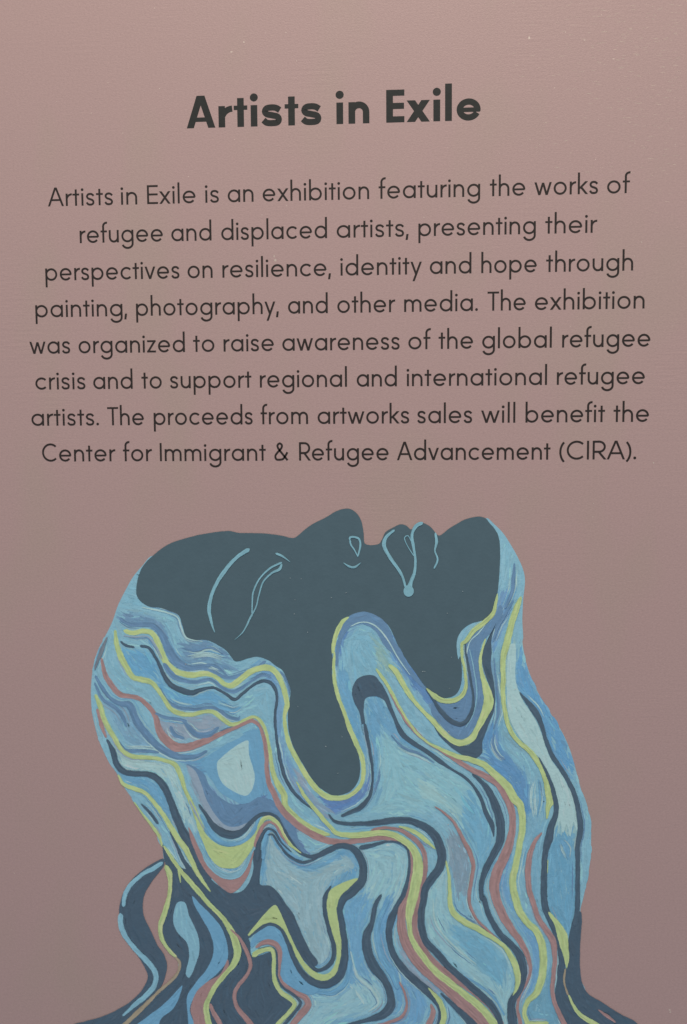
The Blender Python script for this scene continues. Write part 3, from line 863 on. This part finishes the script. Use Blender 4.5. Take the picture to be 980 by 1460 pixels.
    ('blue_wave', 'periwinkle', 'c 850,560 800,645 760,710 732,800', '10 16 18 10'),
    ('yellow_wave', 'yellow', 'c 892,540 870,600 840,690 812,800 790,900 f 793,100 790,200 790,300 805,420 830,500 880,570 g 370,612 420,672 460,740 485,830 497,920 k 490,330 478,410', '12 34 36 40 34 28 28 24 24 26 26 28 30 36 40 40 32 10'),
    ('navy_wave', 'navy', 'g 322,285 360,330 400,380 430,430 455,490 475,560 510,650 560,720 600,790 640,880 660,960 k 670,470 656,560 655,700 655,850 o 650,340 640,420', '6 20 36 32 22 22 26 24 24 28 30 34 28 26 28 28 30'),
    ('navy_wave', 'navy', 'k 432,55 470,130 500,200 525,290 532,370 505,450 490,520 470,600 465,700 462,820 o 470,310 510,410 545,510 562,600 565,680', '5 16 22 26 30 38 46 34 34 38 38 34 28 30 44'),
    ('yellow_wave', 'yellow', 'o 488,338 512,370 540,410 565,470 580,540 592,600 592,662', '8 22 34 60 44 30 6'),
    ('yellow_wave', 'yellow', 'k 486,640 482,720', '5 3'),
    ('tan_wave', 'tan', 'o 585,660 578,735 600,815', '12 10 10'),
    ('yellow_wave', 'yellow', 'o 602,810 640,888 690,940 760,982 840,1050', '10 20 24 30 30'),
    ('pink_wave', 'pink', 'o 770,895 820,930 872,968', '8 18 8'),
    ('pink_wave', 'pink', 'k 452,485 410,540 380,620 372,720 380,820 410,910 o 425,360 470,435 512,500 525,600 516,700 512,800 532,880 570,960 610,1050', '8 24 32 34 32 28 30 34 36 28 24 24 26 28 30'),
    ('navy_wave', 'navy', 'j 612,152 660,190 710,250 745,330 775,430 772,530 735,610 690,700 665,780 670,860 n 680,260 710,360 770,460 840,530 890,600 904,690 880,780 840,850 840,930 855,1050', '8 24 36 46 50 46 40 36 28 28 30 30 34 38 46 48 42 42 52 54'),
    ('pink_wave', 'pink', 'j 398,336 450,370 510,430 560,520 600,600 620,680 606,780 595,860 n 605,310 640,380 720,460 800,530', '5 12 16 22 26 24 20 20 18 14 12 5'),
    ('yellow_wave', 'yellow', 'n 465,45 480,130 485,230 500,330 560,390 640,430 720,480 800,540 850,620 872,700 868,770 845,815', '8 16 22 34 36 34 26 24 36 36 22 5'),
    ('navy_wave', 'navy', 'm 897,238 862,300 842,400 812,480 822,580 862,660 910,720 945,800 950,870 910,920 820,952 690,985', '12 26 30 48 56 58 40 42 54 48 26 10'),
    ('blue_wave', 'blue', 'm 940,270 885,380 870,480 900,600 960,690 n 190,780', '14 30 34 40 40 20'),
    ('pink_wave', 'pink', 'n 198,735 230,800 240,870 218,930 140,968 0,1000', '8 14 16 18 18 20'),
    ('pink_wave', 'pink', 'n 378,860 392,910 370,970 330,1040', '10 30 32 36'),
    ('yellow_wave', 'yellow', 'n 362,770 425,842 452,920 435,1010', '6 28 32 32'),
    ('navy_wave', 'navy', 'n 432,800 520,882 600,962 680,1050', '8 28 44 44'),
    ('dim_edge', 'dim', 'a 135,770 105,840 75,920 d 62,160', '6 22 16 6'),
]
LINES_FACE = [
    ('brow', 'a 945,268 870,320 800,400 750,480 722,560 715,620 728,690 748,748', '26 22 24 22 22 22 16 4'),
    ('eyelid', 'b 330,345 262,380 202,440 168,510 160,580 160,655', '12 12 10 10 8 8'),
    ('eyelid', 'b 330,352 316,385 270,408 222,460 197,540 182,600 150,660 110,740 58,790', '12 18 12 10 8 8 12 8 2'),
    ('eyelash', 'b 292,294 330,310 378,345', '14 13 2'),
    ('nostril', 'b 716,222 718,204 745,202 770,214 776,250 762,315', '12 12 12 12 12 10'),
    ('nostril', 'b 716,215 722,245 742,275 764,318', '12 10 8 6'),
    ('nostril', 'b 678,347 710,368 742,374 780,347', '4 14 14 4'),
    ('lip_line', 'c 172,160 122,205 112,250 140,310 190,382 218,430 234,490', '14 22 24 20 20 16 14'),
    ('lip_line', 'c 335,120 295,138 270,190 280,260 290,330 285,400 264,460 252,505', '22 22 18 18 14 18 24 40'),
    ('lip_line', 'c 282,312 244,250 228,205 248,194 272,240', '5 5 6 6 4'),
    ('lip_line', 'c 404,176 411,230 402,280 416,330 396,384', '12 18 10 12 10'),
]

# --- underpainting: silhouette, patches and thousands of small brush dabs that follow the ribbons
strokes = []
for nm, mt, tx, wd in RIB + RIB2:
    strokes.append((nm, mt, brush_line(tx, wd, mt)))
SP = np.concatenate(SEGPTS)
ST = np.concatenate(SEGTAN)

und = Sheet()
to_p = lambda arr: [plane(x, y) for x, y in arr]
sil, _ = spline(path(SIL), closed=True, step=4)
y_base = next_layer(4)
und.poly(to_p(sil), y_base, alb(LB))
pol = []
for tx, col in PATCH:
    q, _ = spline(path(tx), closed=True, step=4)
    pol.append((q, np.array(col, float) + (0 if col in (LB, MB, PB, PV, PV2, GR) else 8)))
SPs, STs = SP[::2], ST[::2]
DBL = np.stack([STs[:, 0] ** 2 - STs[:, 1] ** 2, 2 * STs[:, 0] * STs[:, 1]], 1)


def flow(xs, ys):
    """Brush direction at points: nearby ribbons vote, nearest loudest."""
    out = np.empty(len(xs))
    for k in range(0, len(xs), 300):
        d2 = (xs[k:k + 300, None] - SPs[None, :, 0]) ** 2 + (ys[k:k + 300, None] - SPs[None, :, 1]) ** 2
        w = 1 / (d2 + 30) ** 2
        v = w @ DBL
        out[k:k + 300] = np.arctan2(v[:, 1], v[:, 0]) / 2
    return out


def colours(xs, ys):
    """Underpainting colour, blended wet-in-wet over a few pixels where patches meet."""
    acc = np.zeros((len(xs), 3))
    reps = 7
    for _ in range(reps):
        x, y = xs + rng.normal(0, 2.2, len(xs)), ys + rng.normal(0, 2.2, len(xs))
        c = np.tile(np.array(LB, float), (len(xs), 1))
        for q, cc in pol:
            c[inside(x, y, q)] = cc
        acc += c
    return acc / reps


def one_dab(sheet, x, y, ang, Lh, Wh, col, yy):
    c, s = math.cos(ang), math.sin(ang)
    bend = random.uniform(-.14, .14) * Lh
    L, Rr = [], []
    for t in (-1, -.6, 0, .6, 1):
        wd = Wh * (1 - abs(t) ** 3 * .85)
        px, py = x + c * t * Lh - s * bend * (1 - t * t), y + s * t * Lh + c * bend * (1 - t * t)
        L.append(plane(px - s * wd, py + c * wd))
        Rr.append(plane(px + s * wd, py - c * wd))
    sheet.strip(L, Rr, yy, col)


def dabs(sheet, x, y, poly, base, yy, dv, a):
    a = a + rng.normal(0, .15)
    Lh, Wh = random.uniform(5, 13), random.uniform(.6, 1.7)
    ex = np.array([x - math.cos(a) * Lh * 1.1, x + math.cos(a) * Lh * 1.1, x - math.sin(a) * Wh * 2, x + math.sin(a) * Wh * 2])
    ey = np.array([y - math.sin(a) * Lh * 1.1, y + math.sin(a) * Lh * 1.1, y + math.cos(a) * Wh * 2, y - math.cos(a) * Wh * 2])
    if inside(ex, ey, poly).all():
        one_dab(sheet, x, y, a, Lh, Wh, jitter(base, rng.normal(0, dv), rng.normal(0, 1.5)), yy)


NDAB = 30000
xs = rng.uniform(120, 905, NDAB * 3)
ys = rng.uniform(730, 1475, NDAB * 3)
ok = inside(xs, ys, sil)
xs, ys = xs[ok][:NDAB], ys[ok][:NDAB]
cols = colours(xs, ys)
ang = flow(xs, ys) + rng.normal(0, .13, len(xs))
Ls = np.where(rng.random(len(xs)) < .55, rng.uniform(4, 9, len(xs)), rng.uniform(9, 20, len(xs)))
Ws = rng.uniform(.8, 2.4, len(xs))
ex0 = inside(xs - np.cos(ang) * Ls * 1.05, ys - np.sin(ang) * Ls * 1.05, sil) & inside(xs + np.cos(ang) * Ls * 1.05, ys + np.sin(ang) * Ls * 1.05, sil)
tone = np.where(rng.random(len(xs)) < .07, rng.normal(.05, .05, len(xs)), rng.normal(0, .02, len(xs)))
for k in range(len(xs)):
    if ex0[k]:
        one_dab(und, xs[k], ys[k], ang[k], Ls[k], Ws[k], jitter(cols[k], tone[k], rng.normal(0, 2)), y_base - 6e-6 - 1.3e-4 * k / len(xs))
# fine broken lines of leftover paint running beside the ribbons
for nm, mt, (L, Rr) in strokes:
    n = len(L)
    if n < 14:
        continue
    C = (L + Rr) / 2
    N = (L - Rr)
    wd = np.linalg.norm(N, axis=1)
    N = N / np.maximum(wd, .3)[:, None]
    for rep in range(7):
        a = random.randrange(0, max(1, n - 12))
        b = min(n - 1, a + random.randrange(8, 45))
        side = random.choice((-1, 1))
        gap = random.uniform(.6, 4.5)
        pts = C[a:b] + N[a:b] * ((wd[a:b] / 2 + gap) * side + wob(b - a, .35))[:, None]
        if len(pts) < 6 or not inside(pts[:, 0], pts[:, 1], sil).all():
            continue
        cc = random.choice((PB, PB, LB, PV, MB, (158, 186, 190), GR))
        th = random.uniform(.35, 1.1) * np.sin(np.linspace(.15, 3.0, len(pts)))
        nn = N[a:b] * th[:, None]
        und.strip(to_p(pts + nn), to_p(pts - nn), y_base - 1.45e-4 - 4e-5 * random.random(), jitter(cc, rng.normal(0, .03)))
layer[0] += 60
portrait = und.build('painted_head', under_m, poster)
portrait['label'] = 'painted upturned head with dark face and flowing blue hair'


def ribbon(sheet, L, Rr, base, y):
    """Bristle lanes: the ribbon is laid in a few side-by-side streaks of slightly different load."""
    n = len(L)
    w = np.linalg.norm(L - Rr, axis=1).mean()
    k = int(np.clip(round(w / 1.5), 2, 9))
    ph = rng.uniform(0, 6.28, (k, 3))
    wl = rng.uniform(14, 60, (k, 3))
    off = rng.normal(0, .022, k)
    sidx = np.arange(n) * 2.0
    for q in range(k):
        a = L + (Rr - L) * (q / k)
        b = L + (Rr - L) * ((q + 1) / k)
        val = off[q] + .022 * sum(np.sin(sidx / wl[q, z] * 6.28 + ph[q, z]) for z in range(3))
        n0 = len(sheet.v)
        for p_, q_ in zip(a, b):
            A, B = plane(*p_), plane(*q_)
            sheet.v += [(A[0], y, A[1]), (B[0], y, B[1])]
        for t in range(n - 1):
            e = n0 + 2 * t
            sheet.f.append([e, e + 1, e + 3, e + 2])
            sheet.c.append(jitter(base, val[t], 1.5 * math.sin(t * .13 + ph[q, 0])))


def flat(name, tx, mat, amp=0.3, base=None):
    q, _ = spline(path(tx), closed=True, step=2.5)
    n = len(q)
    q = q + np.stack([wob(n, amp, 2.5), wob(n, amp, 2.5)], 1)
    s = Sheet()
    y = next_layer()
    s.poly(to_p(q), y, alb(base) if base else None)
    if base:                                           # loose strokes over the block of colour
        lo, hi = q.min(0), q.max(0)
        cnt = int((hi[0] - lo[0]) * (hi[1] - lo[1]) / 42)
        cx, cy = rng.uniform(lo[0], hi[0], cnt), rng.uniform(lo[1], hi[1], cnt)
        for x_, y_, a_ in zip(cx, cy, flow(cx, cy)):
            dabs(s, x_, y_, q, base, y - 6e-7 - 2.6e-6 * random.random(), .03, a_)
    return s.build(name, mat, portrait)


flat('face', FACE, face_m, 0.2)
ns = len(RIB)
for nm, mt, tx in FILL1:
    flat(nm, tx, MATS[mt], base=BASES[mt])
for nm, mt, (L, Rr) in strokes[:ns]:
    s = Sheet()
    ribbon(s, L, Rr, BASES[mt], next_layer())
    s.build(nm, MATS[mt], portrait)
for nm, mt, tx in FILL2:
    flat(nm, tx, MATS[mt], base=BASES[mt])
for nm, mt, (L, Rr) in strokes[ns:]:
    s = Sheet()
    ribbon(s, L, Rr, BASES[mt], next_layer())
    s.build(nm, MATS[mt], portrait)
for nm, tx, wd in LINES_FACE:
    L, Rr = brush_line(tx, ' '.join(str(float(v) * .9) for v in wd.split()), 'line', 0.3)
    s = Sheet()
    ribbon(s, L, Rr, LINE, next_layer())
    s.build(nm, MATS['line'], portrait)

q, _ = spline(path('c 228,490 240,478 262,478 278,495 280,520 266,538 245,542 228,530 222,510'), closed=True, step=2)
s = Sheet()
s.poly(to_p(q), next_layer(), alb(LINE))
s.build('lip_mark', MATS['line'], portrait)

# dusty specks and pinholes, plus glare sparkle painted in pale, thicker towards the upper right
dust_and_glint = paint('dust_and_glint', (0, 0, 0), rough=0.4, spec=0.5, vary=.1, bump=0, attr=True)
face_q, _ = spline(path(FACE), closed=True, step=4)
s = Sheet()
yy = next_layer(2)


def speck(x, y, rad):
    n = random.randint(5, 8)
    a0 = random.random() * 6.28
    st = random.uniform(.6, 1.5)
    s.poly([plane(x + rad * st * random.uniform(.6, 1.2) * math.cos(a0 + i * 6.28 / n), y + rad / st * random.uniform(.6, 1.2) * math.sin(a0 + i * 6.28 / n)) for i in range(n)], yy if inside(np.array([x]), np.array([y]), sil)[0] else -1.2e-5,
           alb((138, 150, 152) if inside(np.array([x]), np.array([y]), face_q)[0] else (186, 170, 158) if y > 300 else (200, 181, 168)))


for k in range(800):  # scattered sparkle of the sheen, painted as pale specks
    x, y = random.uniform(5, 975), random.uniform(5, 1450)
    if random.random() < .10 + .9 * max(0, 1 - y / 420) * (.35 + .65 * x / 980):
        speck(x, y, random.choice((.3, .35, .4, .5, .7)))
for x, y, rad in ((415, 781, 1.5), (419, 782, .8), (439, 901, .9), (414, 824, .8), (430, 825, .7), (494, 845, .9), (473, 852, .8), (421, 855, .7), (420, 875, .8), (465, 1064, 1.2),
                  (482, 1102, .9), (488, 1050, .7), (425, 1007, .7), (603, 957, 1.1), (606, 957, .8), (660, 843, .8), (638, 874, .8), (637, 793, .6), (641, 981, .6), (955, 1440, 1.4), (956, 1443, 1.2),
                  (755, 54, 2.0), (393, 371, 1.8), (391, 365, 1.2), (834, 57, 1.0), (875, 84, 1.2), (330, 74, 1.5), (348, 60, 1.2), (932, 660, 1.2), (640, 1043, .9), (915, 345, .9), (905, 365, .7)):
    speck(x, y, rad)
# glints off the surface relief, painted as pale hairlines, mostly at the upper right
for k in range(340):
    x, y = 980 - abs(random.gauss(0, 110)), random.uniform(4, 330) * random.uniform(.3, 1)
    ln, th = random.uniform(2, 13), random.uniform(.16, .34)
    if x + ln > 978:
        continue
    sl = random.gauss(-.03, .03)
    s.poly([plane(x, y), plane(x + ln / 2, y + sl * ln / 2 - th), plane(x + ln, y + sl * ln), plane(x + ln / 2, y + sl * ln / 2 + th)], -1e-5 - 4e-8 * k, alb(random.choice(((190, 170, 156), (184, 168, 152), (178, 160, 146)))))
d_o = s.build('dust_glint_speck', dust_and_glint, poster)  # real specks and painted glints share this mesh
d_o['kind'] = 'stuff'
